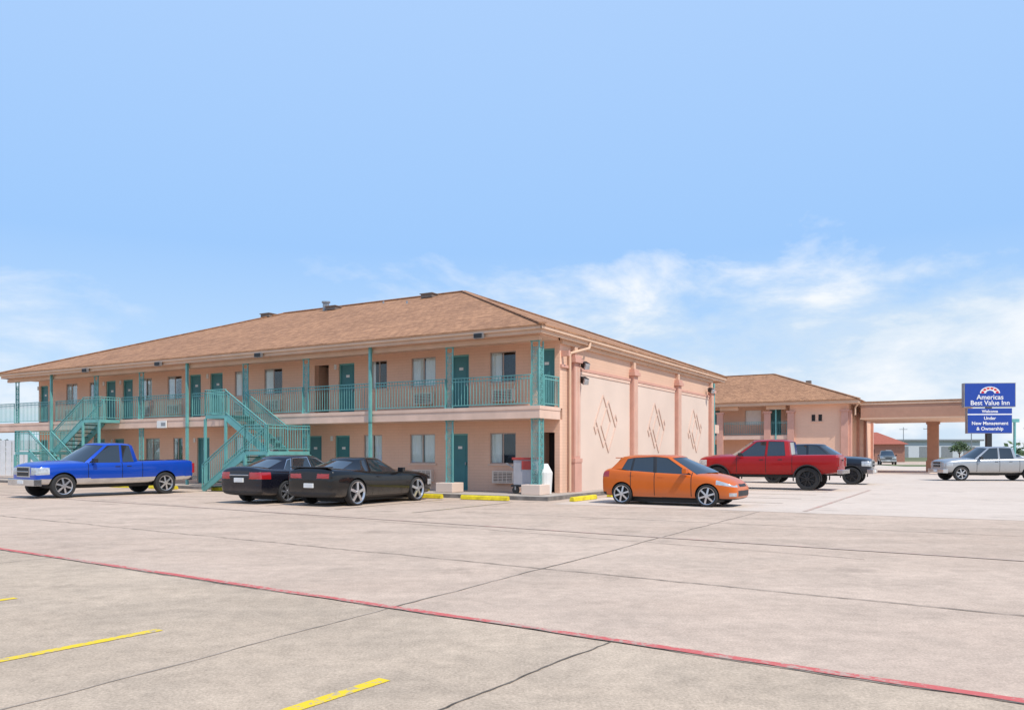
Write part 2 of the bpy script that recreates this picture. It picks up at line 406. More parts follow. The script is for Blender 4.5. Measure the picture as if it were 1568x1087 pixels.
for s, y, kind in ((11.3, 9.9, 'b'), (17.6, 9.6, 'b'), (18.3, 9.5, 'p'), (18.7, 9.7,'p'), (23.0, 9.9, 'b'), (12, 8.5, 'q'), (14.5, 9.7, 'q')):
    z = rz(y)
    if kind == 'b': rv.box(-s, -s-.7, y-.25, y+.25, z-.05, z+.14, 'vent'); rv.box(-s+.05, -s-.75, y-.3, y+.3, z+.14, z+.18, 'vent')
    elif kind == 'p': rv.cyl((-s, y, z-.1), (-s, y, z+.42), .1, 'metal'); rv.cyl((-s, y, z+.42), (-s, y, z+.5), .16, 'metal')
    else: rv.cyl((-s, y, z-.1), (-s, y, z+.12), .05, 'metal')
rv.obj('roof_vents', motel)

pw = MB()
pil = [2.45, 8.1, 13.8, 19.3]
for y in pil:
    pw.box(.2, .38, y-.24, y+.24, 1.25, 4.75, 'pink'); pw.box(.2, .44, y-.30, y+.30, 1.18, 1.32, 'pink')
    pw.box(.2, .42, y-.28, y+.28, 0, 1.18, 'pink'); pw.box(.2, .47, y-.33, y+.33, 4.75, 4.9, 'pink')
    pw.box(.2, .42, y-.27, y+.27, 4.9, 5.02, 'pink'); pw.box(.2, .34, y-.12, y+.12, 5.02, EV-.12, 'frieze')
    for q in (-.12, 0, .12): pw.box(.38, .395, y+q-.025, y+q+.025, 1.4, 4.6, 'slab')
for a, b in zip(pil, pil[1:]):
    pw.box(.2, .235, a+.34, b-.34, .0, 4.5, 'panel')
    pw.box(.235, .26, a+.34, b-.34, 4.40, 4.5, 'slab')
pw.obj('pilasters_and_panels', motel)
orn = MB()
for a, b in zip(pil, pil[1:]):
    c = (a+b)/2; X = .25
    def pl(pts, w=.05):
        for p, q in zip(pts, pts[1:]): orn.beam((X, c+p[0], p[1]), (X, c+q[0], q[1]), w, .04, 'panelline', up=(1,0,0))
    pl([(-.25,3.75),(-.95,2.75),(-.25,1.75),(.45,2.75),(-.25,3.75)]); pl([(.25,3.55),(-.45,2.55),(.25,1.55),(.95,2.55),(.25,3.55)])
    pl([(-.95,2.75),(-1.1,2.5),(-.95,2.25),(-.8,2.5)], .04); pl([(.95,2.55),(1.1,2.8),(.95,3.05),(.8,2.8)], .04)
orn.obj('diamond_wall_ornaments', motel)
dp = MB()
dp.cyl((.49, 3.3, 5.55), (.49, 3.2, 5.35), .05, 'fascia'); dp.cyl((.49, 3.2, 5.35), (.30, 2.0, 5.05), .05, 'fascia'); dp.cyl((.30, 2.0, 5.05), (.30, 2.0, .15), .05, 'fascia')
dp.box(.2, .5, 1.5, 1.62, 4.9, 5.1, 'pink')
def flood(x, y, z, dx):
    dp.box(x-.1, x+.1, y-.1, y+.1, z, z+.05, 'metal'); dp.beam((x, y, z), (x+dx*.25, y-.2, z-.12), .2, .22, 'black'); dp.beam((x+dx*.22, y-.2, z-.1), (x+dx*.28, y-.24, z-.14), .17, .19, 'lamp')
for s in (1.9, 12.6, 19.0, 24.5): dp.box(-s+.18, -s-.18, -.62, -.5, 5.42, 5.6, 'metal'); dp.box(-s+.15, -s-.15, -.66, -.62, 5.44, 5.58, 'black')
flood(.4, 2.9, 4.75, 1); flood(.36, 2.9, 4.2, 1); flood(.4, 18.6, 4.9, 1)
dp.box(.3, .4, 19.5, 19.62, 0, 5.3, 'teal')
dp.obj('downspouts_and_floodlights', motel)

ps = MB()
PITCH = 3.5
for i in range(10):
    s = i*PITCH
    for z0, z1 in ((.12 if i not in (0, 1) else .45, SB+.06), (F2+.02, EV-.16)):
        if i in (2, 5, 8):
            ps.box(-s-.05, -s+.05, -.25, -.15, .12 if z0 < 1 else SB, z1 if z0 < 1 else EV+.05, 'teal'); continue
        hw = .14
        ps.box(-s-hw-.02, -s-hw+.02, -.02, .02, z0, z1, 'teal'); ps.box(-s+hw-.02, -s+hw+.02, -.02, .02, z0, z1, 'teal')
        panels = [((-s, 0), (1, 0, 0))]
        if i == 0:
            ps.box(hw-.02, hw+.02, .26, .30, z0, z1, 'teal'); panels.append(((hw, .14), (0, 1, 0)))
        zz = z0+.14
        while zz < z1-.1:
            for (cx, cy), ax in panels:
                ps.ring((cx, cy, zz), ax, .1, .02, 'teal', 8)
                ps.ring((cx, cy, zz), ax, .045, .02, 'teal', 6)
                a = Vector(ax); c = Vector((cx, cy, zz+.14))
                ps.beam(c-a*.12-Vector((0,0,.03)), c+a*.12+Vector((0,0,.03)), .02, .02, 'teal'); ps.beam(c-a*.12+Vector((0,0,.03)), c+a*.12-Vector((0,0,.03)), .02, .02, 'teal')
            zz += .28
        ps.box(-s-hw-.04, -s+hw+.04, -.04, .04, z0-.0, z0+.03, 'teal'); ps.box(-s-hw-.04, -s+hw+.04, -.04, .04, z1-.03, z1-.002, 'teal')
ps.obj('iron_posts', motel)
pd = MB()
for s in (0, PITCH): pd.box(-s-.36, -s+.36, -.36, .36, .12, .46, 'panel')
pd.obj('post_pedestals', motel, bevel=.02)

def rail(mb, p, q, h=1.05, sp=.125, mid=False):
    p = Vector(p); q = Vector(q); n = max(1, int((q-p).length/sp))
    for i in range(n+1):
        c = p.lerp(q, i/n); w = .034 if i in (0, n) else .017
        mb.box(c.x-w/2, c.x+w/2, c.y-w/2, c.y+w/2, c.z+(.0 if i in (0, n) else .09), c.z+h, 'teal')
    for hh, w in ((h, .045), (.09, .03), (h-.12, .022)): mb.beam(p+Vector((0,0,hh)), q+Vector((0,0,hh)), w, .03, 'teal')
rl = MB()
gaps = [(13.75, 15.0), (22.4, 23.7)]
cuts = []
for i in range(9):
    a, b = i*PITCH+.16, (i+1)*PITCH-.16; segs = [(a, b)]
    for g0, g1 in gaps:
        ns = []
        for x, y in segs:
            if g1 <= x or g0 >= y: ns.append((x, y)); continue
            if g0 > x+.1: ns.append((x, g0))
            if g1 < y-.1: ns.append((g1, y))
        segs = ns
    cuts += segs
for a, b in cuts+[(31.7, 35), (35.05, 38.4)]: rail(rl, (-a, -.05, F2+.02), (-b, -.05, F2+.02))
rail(rl, (.17, .32, F2+.02), (.17, 1.38, F2+.02))
rl.obj('balcony_railing', motel)

def staircase(name, sTop, d):
    e_ = MB(); A = sTop; run = 2.45; top0 = A; top1 = A-d*1.25
    lo_ = A+d*run; l2 = lo_+d*1.2
    zt = F2; zm = 1.58; y0, y1, y2, y3 = -.16, -1.2, -1.3, -2.35
    e_.box(-top0, -top1, y1, y0, zt-.14, zt, 'teal'); e_.box(-lo_, -l2, y3, y0, zm-.14, zm, 'teal')
    n = 8
    for i in range(n):
        f = (i+.5)/n; s = A+d*run*f; z = zt+(zm-zt)*(i+1)/(n+0)
        e_.box(-s-.16, -s+.16, y1+.04, y0-.04, z+.13, z+.17, 'tealtread')
        s2 = lo_-d*(run+.0)*f; z = zm+(0-zm)*(i+1)/(n+0)
        e_.box(-s2-.16, -s2+.16, y3+.04, y2-.04, z+.15, z+.19, 'tealtread')
    for y in (y0-.02, y1+.02): e_.beam((-A, y, zt-.1), (-lo_, y, zm-.1), .05, .26, 'teal')
    for y in (y2-.02, y3+.02): e_.beam((-lo_, y, zm-.1), (-(lo_-d*run), y, .06), .05, .26, 'teal')
    for y in (y0-.02, y1): rail(e_, (-A, y, zt), (-lo_, y, zm), 1.0)
    for y in (y2, y3): rail(e_, (-lo_, y, zm), (-(lo_-d*run), y, .06), 1.0)
    rail(e_, (-top0, y1, zt), (-top1, y1, zt)); rail(e_, (-top1, y1, zt), (-top1, y0, zt))
    rail(e_, (-lo_, y3, zm), (-l2, y3, zm), 1.0); rail(e_, (-l2, y3, zm), (-l2, y0, zm), 1.0); rail(e_, (-l2, y0, zm), (-lo_, y0, zm), 1.0)
    for s, y, z in ((lo_, y3, zm), (l2, y3, zm), (l2, y0, zm), (lo_, y0, zm), (top0, y1, zt), (top1, y1, zt)):
        e_.box(-s-.045, -s+.045, y-.045, y+.045, 0.0, z-.14, 'teal')
    e_.obj(name, motel)
staircase('staircase', 13.8, -1); staircase('staircase.001', 23.65, 1)

sw = MB()
sw.box(1.0, -38, -1.15, 1.4, 0, .118, 'side'); sw.box(1.0, .2, 1.4, 21.5, 0, .118, 'side')
sw.box(1.14, -38, -1.29, -1.15, -.0, .125, 'kerb'); sw.box(1.0, 1.14, -1.15, 21.5, 0, .125, 'kerb')
sw.obj('sidewalk', None).matrix_world = Matrix.Translation(C0) @ Matrix.Rotation(ROT, 4, 'Z')
o = MB(); o.box(-18.95, -19.6, -.20, -.15, 2.66, 2.98, 'white'); o.box(-19.0, -19.3, -.206, -.201, 2.75, 2.9, 'metal'); o.obj('room_number_plaque', motel)

def wheel_stop(x, y, along):
    mb = MB(); l = .88
    pr = [(-.09, 0), (-.075, .11), (-.04, .14), (.04, .14), (.075, .11), (.09, 0)]
    vs = [(-l, a, b) for a, b in pr]+[(l, a, b) for a, b in pr]
    mb.add(vs, [(i, (i+1)%6, 6+(i+1)%6, 6+i) for i in range(6)]+[(5,4,3,2,1,0), (6,7,8,9,10,11)], 'stop')
    ob = mb.obj('wheel_stop', bevel=.01)
    w = L(-x, y); ob.location = (w[0], w[1], .008); ob.rotation_euler = (0, 0, ROT+(math.pi/2 if along == 'y' else 0)+random.uniform(-.03, .03))
for s in (.85, 3.4, 6.05, 8.7, 12.9, 16.9, 19.6): wheel_stop(-s, -1.85, 'x')
for t in (-.35, 2.6, 5.4, 8.2, 11.0, 13.8): wheel_stop(1.95, t, 'y')

# ------------------------------------------------------------------ second motel wing
b2 = empty('motel_lobby_building', (25.9, 60.3, 0), ROT)
m2 = MB(); 
m2.box(-.7, -5.0, .6, 15.4, 0, 5.3, 'wall')
ops2 = []
for k in range(4): ops2 += [(6+k*5, 6.9+k*5, .12, 2.25), (7.6+k*5, 8.9+k*5, 1.0, 2.2)]
wall_open(m2, 5.0, 26, 0, 2.6, 2.2, 2.4, ops2, 'wall')
wall_open(m2, 5.0, 26, 2.6, 5.3, 2.2, 2.4, [(a, b, c+2.85, d+2.85) for a, b, c, d in ops2], 'wall')
m2.box(-26, -5.0, 2.9, 15.4, 0, 5.3, 'dark')
for a, b, c, d in ops2:
    for dz in (0, 2.85): m2.box(-a, -b, 2.42, 2.5, c+dz, d+dz, 'teald' if b-a < 1 else 'curtain')
m2.box(-5.0, -26, .55, 2.2, 2.62, 2.95, 'slab')
m2.box(-.02, -26, .0, 16, 5.3, 5.36, 'soffit'); m2.box(0, -26.5, -.04, 0, 5.3, 5.58, 'fascia'); m2.box(0, .04, -.04, 16, 5.3, 5.58, 'fascia')
for s in (.95, 4.9, 6.7, 10.5, 14.3): 
    m2.box(-s-.25, -s+.25, .42, .62, 0, 4.7, 'pink'); m2.box(-s-.33, -s+.33, .36, .66, 4.7, 4.85, 'pink'); m2.box(-s-.3, -s+.3, .38, .64, 0, 1.2, 'pink')
for y in (.9, 5.5, 10, 15.0): m2.box(-.7, -.5, y-.25, y+.25, 0, 4.8, 'pink')
m2.box(-2.6, -2.85, .56, .6, 4.0, 4.5, 'dark'); m2.box(-3.1, -3.35, .56, .6, 4.0, 4.5, 'dark'); m2.box(-2.5, -3.45, .54, .6, 3.93, 3.99, 'slab')
for s in (5.3, 9): m2.box(-s, -s-1.5, .45, .6, 4.98, 5.28, 'fascia')
m2.obj('walls', b2)
r2 = MB(); roof(r2, [(.15, -.15, 5.6), (-27, -.15, 5.6), (-27, 16.15, 5.6), (.15, 16.15, 5.6), (-7.8, 8, 8.5), (-19, 8, 8.5)]); r2.obj('shingle_roof', b2)
rl2 = MB()
for a, b in ((5.25, 6.4), (7, 10.2), (10.8, 14)): rail(rl2, (-a, .7, 2.97), (-b, .7, 2.97), 1.05, .14)
rl2.box(-6.1, -6.0, .5, .6, 0, 5.2, 'teal'); rl2.obj('balcony_railing', b2)
dd = MB(); dd.cyl((.1, .1, 5.3), (-.2, .5, 4.95), .06, 'fascia'); dd.cyl((-.2, .5, 4.95), (-.2, .5, 4.4), .06, 'fascia'); dd.cyl((.1, .1, 5.3), (.1, .0, 5.35), .06, 'fascia')
dd.box(-4.2, -4.6, 5, 5.4, 7.2, 7.55, 'vent'); dd.obj('gutter_and_vent', b2)
M['canopy'] = simple('canopy_fascia', (.46, .25, .17), .7, var=.06)
cp = MB()
cp.box(.06, 7.3, 1.6, 11.5, 4.1, 4.2, 'soffit'); cp.box(.06, 7.3, 1.5, 1.6, 4.1, 5.35, 'canopy'); cp.box(7.3, 7.4, 1.5, 11.6, 4.1, 5.35, 'canopy'); cp.box(.06, 7.3, 11.5, 11.6, 4.1, 5.35, 'canopy')
cp.box(.06, 7.5, 1.42, 11.65, 5.35, 5.45, 'shx'); cp.box(.0, 7.44, 1.44, 1.5, 5.2, 5.35, 'fascia'); cp.box(.0, 7.44, 1.46, 1.5, 4.1, 4.2, 'fascia')
for x, y in ((4.6, 9.5),): cp.box(x-.42, x+.42, y-.42, y+.42, 0, 4.1, 'canopy'); cp.box(x-.5, x+.5, y-.5, y+.5, 0, .9, 'canopy'); cp.box(x-.5, x+.5, y-.5, y+.5, 3.9, 4.1, 'canopy')
cp.obj('entrance_canopy', b2)

# ------------------------------------------------------------------ sign
M['signblue'] = simple('sign_blue', (.012, .055, .33), .35, var=.04)
M['signred'] = simple('sign_red', (.55, .02, .03), .4)
M['signwhite'] = simple('sign_white', (.80, .80, .80), .5, var=.02)
sg = empty('motel_sign', (32.6, 55, 0), math.radians(-6))
s_ = MB()
s_.box(-1.66, 1.66, -.2, .2, 4.66, 6.30, 'metal'); s_.box(-1.62, 1.62, -.215, -.2, 4.70, 6.26, 'signblue')
s_.box(-1.44, 1.44, -.18, .18, 2.86, 4.58, 'metal'); s_.box(-1.42, 1.42, -.192, -.18, 2.89, 4.12, 'signblue'); s_.box(-1.42, 1.42, -.192, -.18, 4.20, 4.56, 'signblue')
s_.box(-1.44, 1.44, -.194, -.18, 4.12, 4.20, 'signwhite')
s_.box(-.16, .16, -.15, .15, 0, 4.7, 'black'); s_.box(-.5, .5, -.4, .4, 0, .3, 'kerb')
def arc(r0, r1, k, cz=5.60, sx=1.3, y=-.22):
    n = 16; vs = []
    for i in range(n+1):
        a = math.pi*i/n; vs += [(math.cos(a)*r0*sx, y, cz+math.sin(a)*r0*.9), (math.cos(a)*r1*sx, y, cz+math.sin(a)*r1*.9)]
    s_.add(vs, [(2*i, 2*i+1, 2*i+3, 2*i+2) for i in range(n)], k)
arc(.0, .50, 'signwhite', y=-.218); arc(.30, .44, 'signred', y=-.222); arc(.0, .2, 'signblue', y=-.222)
for i in range(5):
    a = math.pi*(.15+.7*i/4); s_.beam((math.cos(a)*.2*1.3, -.224, 5.6+math.sin(a)*.2), (math.cos(a)*.48*1.3, -.224, 5.6+math.sin(a)*.44), .05, .003, 'signwhite', up=(0,1,0))
s_.obj('sign_boards_and_pole', sg)
def text(body, x, z, size, y, parent, w=None):
    c = bpy.data.curves.new('lettering', 'FONT'); c.body = body; c.size = size; c.align_x = 'CENTER'; c.extrude = .004; c.offset = .006
    c.materials.append(M['signwhite']); ob = bpy.data.objects.new('lettering', c); sc.collection.objects.link(ob)
    ob.parent = parent; ob.location = (x, y, z); ob.rotation_euler = (math.pi/2, 0, 0)
text('Americas', 0, 5.18, .46, -.225, sg); text('Best Value Inn', 0, 4.80, .44, -.225, sg)
text('Under', 0, 3.80, .30, -.2, sg); text('New Management', 0, 3.45, .32, -.2, sg); text('& Ownership', 0, 3.08, .32, -.2, sg); text('Welcome', 0, 4.28, .26, -.2, sg)

# ------------------------------------------------------------------ vehicles
def wheel(mb, cx, cy, r, w, side, rim='rim', spokes=5, rr=.66):
    n = 28
    prof = [(.5*r, -w/2, 'rubber'), (.92*r, -w/2, 'rubber'), (.985*r, -w*.42, 'rubber'), (r, -w*.2, 'rubber'), (r, w*.2, 'rubber'), (.985*r, w*.42, 'rubber'), (.93*r, w*.5, 'rubber'),
            (rr*r*1.06, w*.49, rim), (rr*r, w*.46, rim), (rr*r*.93, w*.30, 'black'), (rr*r*.90, w*.08, 'black'), (.01, w*.08, None)]
    rings = []
    for pr, py, k in prof:
        rings.append([(cx+pr*math.cos(2*math.pi*i/n), cy+side*py, r+pr*math.sin(2*math.pi*i/n)) for i in range(n)])
    for j in range(len(prof)-1):
        mb.add(rings[j]+rings[j+1], [(i, (i+1)%n, n+(i+1)%n, n+i) for i in range(n)], prof[j][2])
    yo = cy+side*w*.40
    for i in range(spokes):
        a = 2*math.pi*i/spokes+.3; wd = .26*r*rr*5/spokes
        ca, sa = math.cos(a), math.sin(a)
        p = (cx+ca*.05*r, yo, r+sa*.05*r); q = (cx+ca*rr*r*.97, yo-side*.01, r+sa*rr*r*.97)
        mb.beam(p, q, .05, wd, rim, up=(-sa, 0, ca))
    mb.cyl((cx, yo-.03, r), (cx, yo+side*.035, r), .13*r*1.4, rim, 12)

def build_vehicle(name, spec, paint, W, heading, axle, side, rim='rim', spokes=5):
    hx, hy = heading; l = math.hypot(hx, hy); hx /= l; hy /= l
    hwm = spec['track']; xa = spec['axles'][0] if axle == 'f' else spec['axles'][1]
    ya = hwm*side
    ox = W[0]-hx*xa-(-hy)*ya; oy = W[1]-hy*xa-hx*ya
    root = empty(name, (ox, oy, .004), math.atan2(hy, hx))
    lift = spec.get('lift', 0)
    rings = []
    for x, zb, zs, zt, hw in spec['st']:
        zb += lift; zs += lift; zt += lift; h_ = zs-zb
        half = [(0, zb), (.80*hw, zb), (.955*hw, zb+.07), (.985*hw, zb+.32*h_), (1.0*hw, zb+.62*h_), (.985*hw, zs-.16*h_), (.965*hw, zs-.10*h_), (.925*hw, zs), (.55*hw, zt), (0, zt+.01)]
        ring = [(x, y, z) for y, z in half]+[(x, -y, z) for y, z in half[-2:0:-1]]
        rings.append(ring)
    n = len(rings[0]); vs = [v for r in rings for v in r]; fs = []
    for j in range(len(rings)-1):
        for i in range(n): fs.append((j*n+i, j*n+(i+1)%n, (j+1)*n+(i+1)%n, (j+1)*n+i))
    fs.append(tuple(range(n))); fs.append(tuple((len(rings)-1)*n+i for i in range(n)))
    me = bpy.data.meshes.new('b'); me.from_pydata(vs, [], fs)
    bm = bmesh.new(); bm.from_mesh(me); bmesh.ops.recalc_face_normals(bm, faces=bm.faces); bm.to_mesh(me); bm.free()
    mats = [paint, M['black'], M['glass'], M['lamp'], M['tail'], M['chrome'], M['plate']]
    tmp = bpy.data.objects.new('tmp', me); sc.collection.objects.link(tmp)
    md = tmp.modifiers.new('s', 'SUBSURF'); md.levels = spec.get('sub', 3); md.render_levels = md.levels
    dg = bpy.context.evaluated_depsgraph_get()
    me2 = bpy.data.meshes.new_from_object(tmp.evaluated_get(dg)); bpy.data.objects.remove(tmp)
    me2.materials.clear()
    for m in mats: me2.materials.append(m)
    fn = spec.get('mat')
    for p in me2.polygons:
        p.material_index = fn(p.center.x, abs(p.center.y), p.center.z-lift, p.normal) if fn else 0
    cb = MB(); R = spec['arch']; wz = spec['wr']
    for xx in spec['axles']:
        for sg_ in (1, -1): cb.cyl((xx, sg_*(hwm-.27), wz+.01), (xx, sg_*(hwm+.4), wz+.01), R, 'black', 40)
    if 'bed' in spec:
        a, b, yy, z0 = spec['bed']; cb.box(b, a, -yy, yy, z0+lift, z0+lift+1, 'black')
    cme = bpy.data.meshes.new('c'); cme.from_pydata(cb.v, [], cb.f)
    for m in mats: cme.materials.append(m)
    for p in cme.polygons: p.material_index = 1
    bm = bmesh.new(); bm.from_mesh(cme); bmesh.ops.recalc_face_normals(bm, faces=bm.faces); bm.to_mesh(cme); bm.free()
    co = bpy.data.objects.new('c', cme); sc.collection.objects.link(co)
    tb = bpy.data.objects.new('tb', me2); sc.collection.objects.link(tb)
    bo = tb.modifiers.new('b', 'BOOLEAN'); bo.object = co; bo.operation = 'DIFFERENCE'; bo.solver = 'EXACT'
    dg = bpy.context.evaluated_depsgraph_get(); dg.update()
    me3 = bpy.data.meshes.new_from_object(tb.evaluated_get(dg))
    if len(me3.polygons) < 100: me3 = me2.copy(); print('BOOL FAIL', name)
    bpy.data.objects.remove(tb); bpy.data.objects.remove(co)
    for p in me3.polygons: p.use_smooth = True
    me3.set_sharp_from_angle(angle=math.radians(38))
    body = bpy.data.objects.new('body', me3); sc.collection.objects.link(body); body.parent = root
    gh = spec['gh']
    pts = [(Vector(b), Vector(t_), k) for b, t_, k in gh]
    mir = []
    for i in range(len(pts)-2, 0, -1):
        b, t_, _ = pts[i]
        mir.append((Vector((b.x, -b.y, b.z)), Vector((t_.x, -t_.y, t_.z)), None))
    ks = [p[2] for p in pts[:-1]]; allk = ks+ks[::-1]
    allp = pts+mir
    bm = bmesh.new(); lv = Vector((0, 0, lift)); ch = spec.get('crown', .055)
    base = [bm.verts.new(b+lv) for b, t_, k in allp]; top = [bm.verts.new(t_+lv) for b, t_, k in allp]
    cx = sum(t_.x for b, t_, k in allp)/len(allp)
    zm_ = max(t_.z for b, t_, k in allp)
    loops = [top]
    for fx, fy, fz, bl in ((.955, .95, .42, .15), (.87, .86, .76, .45), (.6, .6, 1.0, .9)):
        loops.append([bm.verts.new((cx+(t_.x-cx)*fx, t_.y*fy, t_.z+(zm_-t_.z)*bl+ch*fz+lift)) for b, t_, k in allp])
    m_ = len(allp); gf = []
    for i in range(m_):
        j = (i+1) % m_
        f = bm.faces.new((base[i], base[j], top[j], top[i])); f.material_index = {'g': 2, 'p': 0, 'b': 1}[allk[i]]
        if allk[i] == 'g': gf.append(f)
        for la, lb in zip(loops, loops[1:]):
            f = bm.faces.new((la[i], la[j], lb[j], lb[i])); f.material_index = 0
    f = bm.faces.new(loops[-1]); f.material_index = 0
    bmesh.ops.recalc_face_normals(bm, faces=bm.faces)
    side_g = [f for f in gf if abs(f.normal.y) > .6]; oth = [f for f in gf if f not in side_g]
    r_ = bmesh.ops.inset_individual(bm, faces=side_g, thickness=.022, depth=-.006)
    for f in r_['faces']: f.material_index = 5 if spec.get('chromewin') else 1
    for sgn in (1, -1):
        reg = [f for f in oth if f.normal.x*sgn > 0]
        if reg:
            r_ = bmesh.ops.inset_region(bm, faces=reg, thickness=.035, depth=-.004)
            for f in r_['faces']: f.material_index = 1
    gme = bpy.data.meshes.new('cab'); bm.to_mesh(gme); bm.free()
    for m in mats: gme.materials.append(m)
    for p in gme.polygons: p.use_smooth = True
    gme.set_sharp_from_angle(angle=math.radians(33))
    go = bpy.data.objects.new('cab_and_windows', gme); sc.collection.objects.link(go); go.parent = root
    wm = MB()
    for xx in spec['axles']:
        for sg_ in (1, -1): wheel(wm, xx, sg_*(hwm-.11), spec['wr'], .23, sg_, rim, spokes, spec.get('rr', .66))
    wm.obj('wheels', root, smooth=True, angle=40)
    ex = MB(); key = paint
    if 'lip' in spec:
        for xx in spec['axles']:
            for sg_ in (1, -1):
                ex.ring((xx, sg_*(hwm+spec.get('flare', .0)-.005), wz+.01), (1, 0, 0), R+.012, .05, spec['lip'], 22, -.2, math.pi+.2)
    ex.box(spec['axles'][1]-.1, spec['axles'][0]+.1, -.55, .55, spec['st'][3][1]+lift-.1, spec['st'][3][1]+lift+.05, 'black')  # dark chassis box, added to make the shadow under the vehicle
    for x, z in spec['mirrors']:
        for sg_ in (1, -1):
            y = sg_*(hwm-.03)
            ex.box(x-.07, x+.06, min(y, y+sg_*.20), max(y, y+sg_*.20), z+lift, z+.14+lift, key if spec.get('mirpaint', True) else 'black')
    for x, z in spec['handles']:
        for sg_ in (1, -1):
            y = sg_*(hwm-.002); ex.box(x-.09, x+.09, min(y, y-sg_*.03)-.0, max(y, y-sg_*.03)+.0, z+lift, z+.03+lift, spec.get('hk', key))
    for (x0, x1, y0, y1, z0, z1, k) in spec.get('boxes', []):
        k = key if k == 'P' else k
        ex.box(x0, x1, y0, y1, z0+lift, z1+lift, k)
        if y0 > 0 or y1 < 0: ex.box(x0, x1, -y1, -y0, z0+lift, z1+lift, k)
    ex.obj('trim_and_lights', root, bevel=.012)
    return root

def m_sedan(x, y, z, n):
    if x < -2.05 and .74 < z < .94 and y > .42 and n.z < .6: return 4
    if x < -2.3 and z < .38: return 1
    if x > 2.1 and .3 < z < .62 and y < .5: return 1
    if x > 1.75 and .55 < z < .76 and y > .5 and n.z < .5: return 3
    if z < .27: return 1
    return 0
sedan = dict(axles=(1.40, -1.40), track=.915, wr=.34, arch=.38, sub=4, mat=m_sedan, rr=.74, chromewin=True,
  st=[(2.40,.30,.52,.56,.60),(2.34,.22,.64,.70,.78),(2.0,.19,.74,.82,.88),(1.40,.19,.85,.93,.915),(.9,.18,.92,.99,.92),(0,.18,.95,.99,.92),(-.9,.18,.99,1.02,.92),(-1.5,.19,1.01,1.06,.915),(-2.1,.22,1.03,1.11,.90),(-2.38,.26,1.02,1.12,.86),(-2.46,.29,.93,1.03,.82)],
  gh=[((1.42,0,.97),(.38,0,1.37),'g'),((1.28,.48,.95),(.33,.36,1.365),'g'),((1.04,.76,.90),(.20,.56,1.345),'p'),((.90,.80,.90),(.10,.59,1.35),'g'),((-.17,.82,.93),(-.24,.615,1.39),'b'),((-.25,.82,.93),(-.31,.615,1.39),'g'),((-1.12,.81,.96),(-.92,.59,1.355),'b'),((-1.16,.81,.965),(-.97,.585,1.35),'g'),((-1.45,.79,1.0),(-1.12,.565,1.31),'p'),((-1.95,.70,1.06),(-1.24,.51,1.28),'g'),((-2.08,.40,1.09),(-1.30,.34,1.32),'g'),((-2.12,0,1.10),(-1.32,0,1.33),'g')],
  mirrors=[(.76,.93)], handles=[(-.02,.80),(-.98,.83)], hk='chrome',
  boxes=[(-2.48,-2.40,-.40,.40,.84,.87,'chrome'),(-2.50,-2.40,-.19,.19,.64,.77,'plate'),(-.6,.9,.895,.915,.30,.33,'chrome')])
def m_coupe(x, y, z, n):
    if x < -2.1 and .79 < z < .92 and .30 < y < .74 and n.z < .6: return 4
    if x < -2.25 and .74 < z < .96 and y < .78 and n.z < .6: return 1
    if x < -2.2 and z < .40: return 1
    if x > 2.0 and .5 < z < .68 and n.z < .5: return 1 if y < .5 else 3
    if z < .27: return 1
    return 0
coupe = dict(axles=(1.42, -1.43), track=.965, wr=.375, arch=.415, sub=4, mat=m_coupe, rr=.80,
  st=[(2.42,.32,.60,.66,.66),(2.36,.22,.74,.80,.86),(2.0,.19,.86,.90,.94),(1.42,.19,.95,.98,.965),(.8,.17,.97,1.02,.945),(0,.17,.94,.98,.93),(-.8,.17,.98,1.02,.95),(-1.43,.19,1.04,1.06,.985),(-2.05,.22,1.04,1.09,.94),(-2.32,.25,1.04,1.12,.89),(-2.40,.28,.95,1.03,.84)],
  gh=[((.98,0,1.0),(.18,0,1.33),'g'),((.86,.46,.98),(.13,.34,1.325),'g'),((.68,.76,.92),(.02,.55,1.30),'p'),((.56,.80,.92),(-.08,.58,1.305),'g'),((-.66,.83,.92),(-.62,.60,1.32),'p'),((-.80,.83,.94),(-.74,.595,1.315),'g'),((-1.12,.81,.99),(-.90,.57,1.29),'p'),((-1.72,.68,1.04),(-1.10,.50,1.25),'g'),((-1.96,.38,1.07),(-1.20,.33,1.285),'g'),((-2.02,0,1.08),(-1.24,0,1.295),'g')],
  mirrors=[(.50,.93)], handles=[(-.45,.80)],
  boxes=[(-2.38,-2.20,-.74,.74,1.09,1.12,'P'),(-2.43,-2.34,-.18,.18,.52,.65,'plate')])
def m_hatch(x, y, z, n):
    if x < -1.70 and .80 < z < 1.02 and y > .50 and n.z < .6: return 4
    if x < -1.8 and z < .36: return 1
    if x > 1.98 and .30 < z < .46 and y < .5: return 1
    if x > 1.98 and .56 < z < .64 and y < .34: return 1
    if x > 1.55 and y > .46 and .56+.14*(2.05-x) < z < .70+.12*(2.05-x) and n.z < .62: return 3
    if x > 1.9 and y > .58 and .30 < z < .40: return 3
    if z < .24: return 1
    return 0
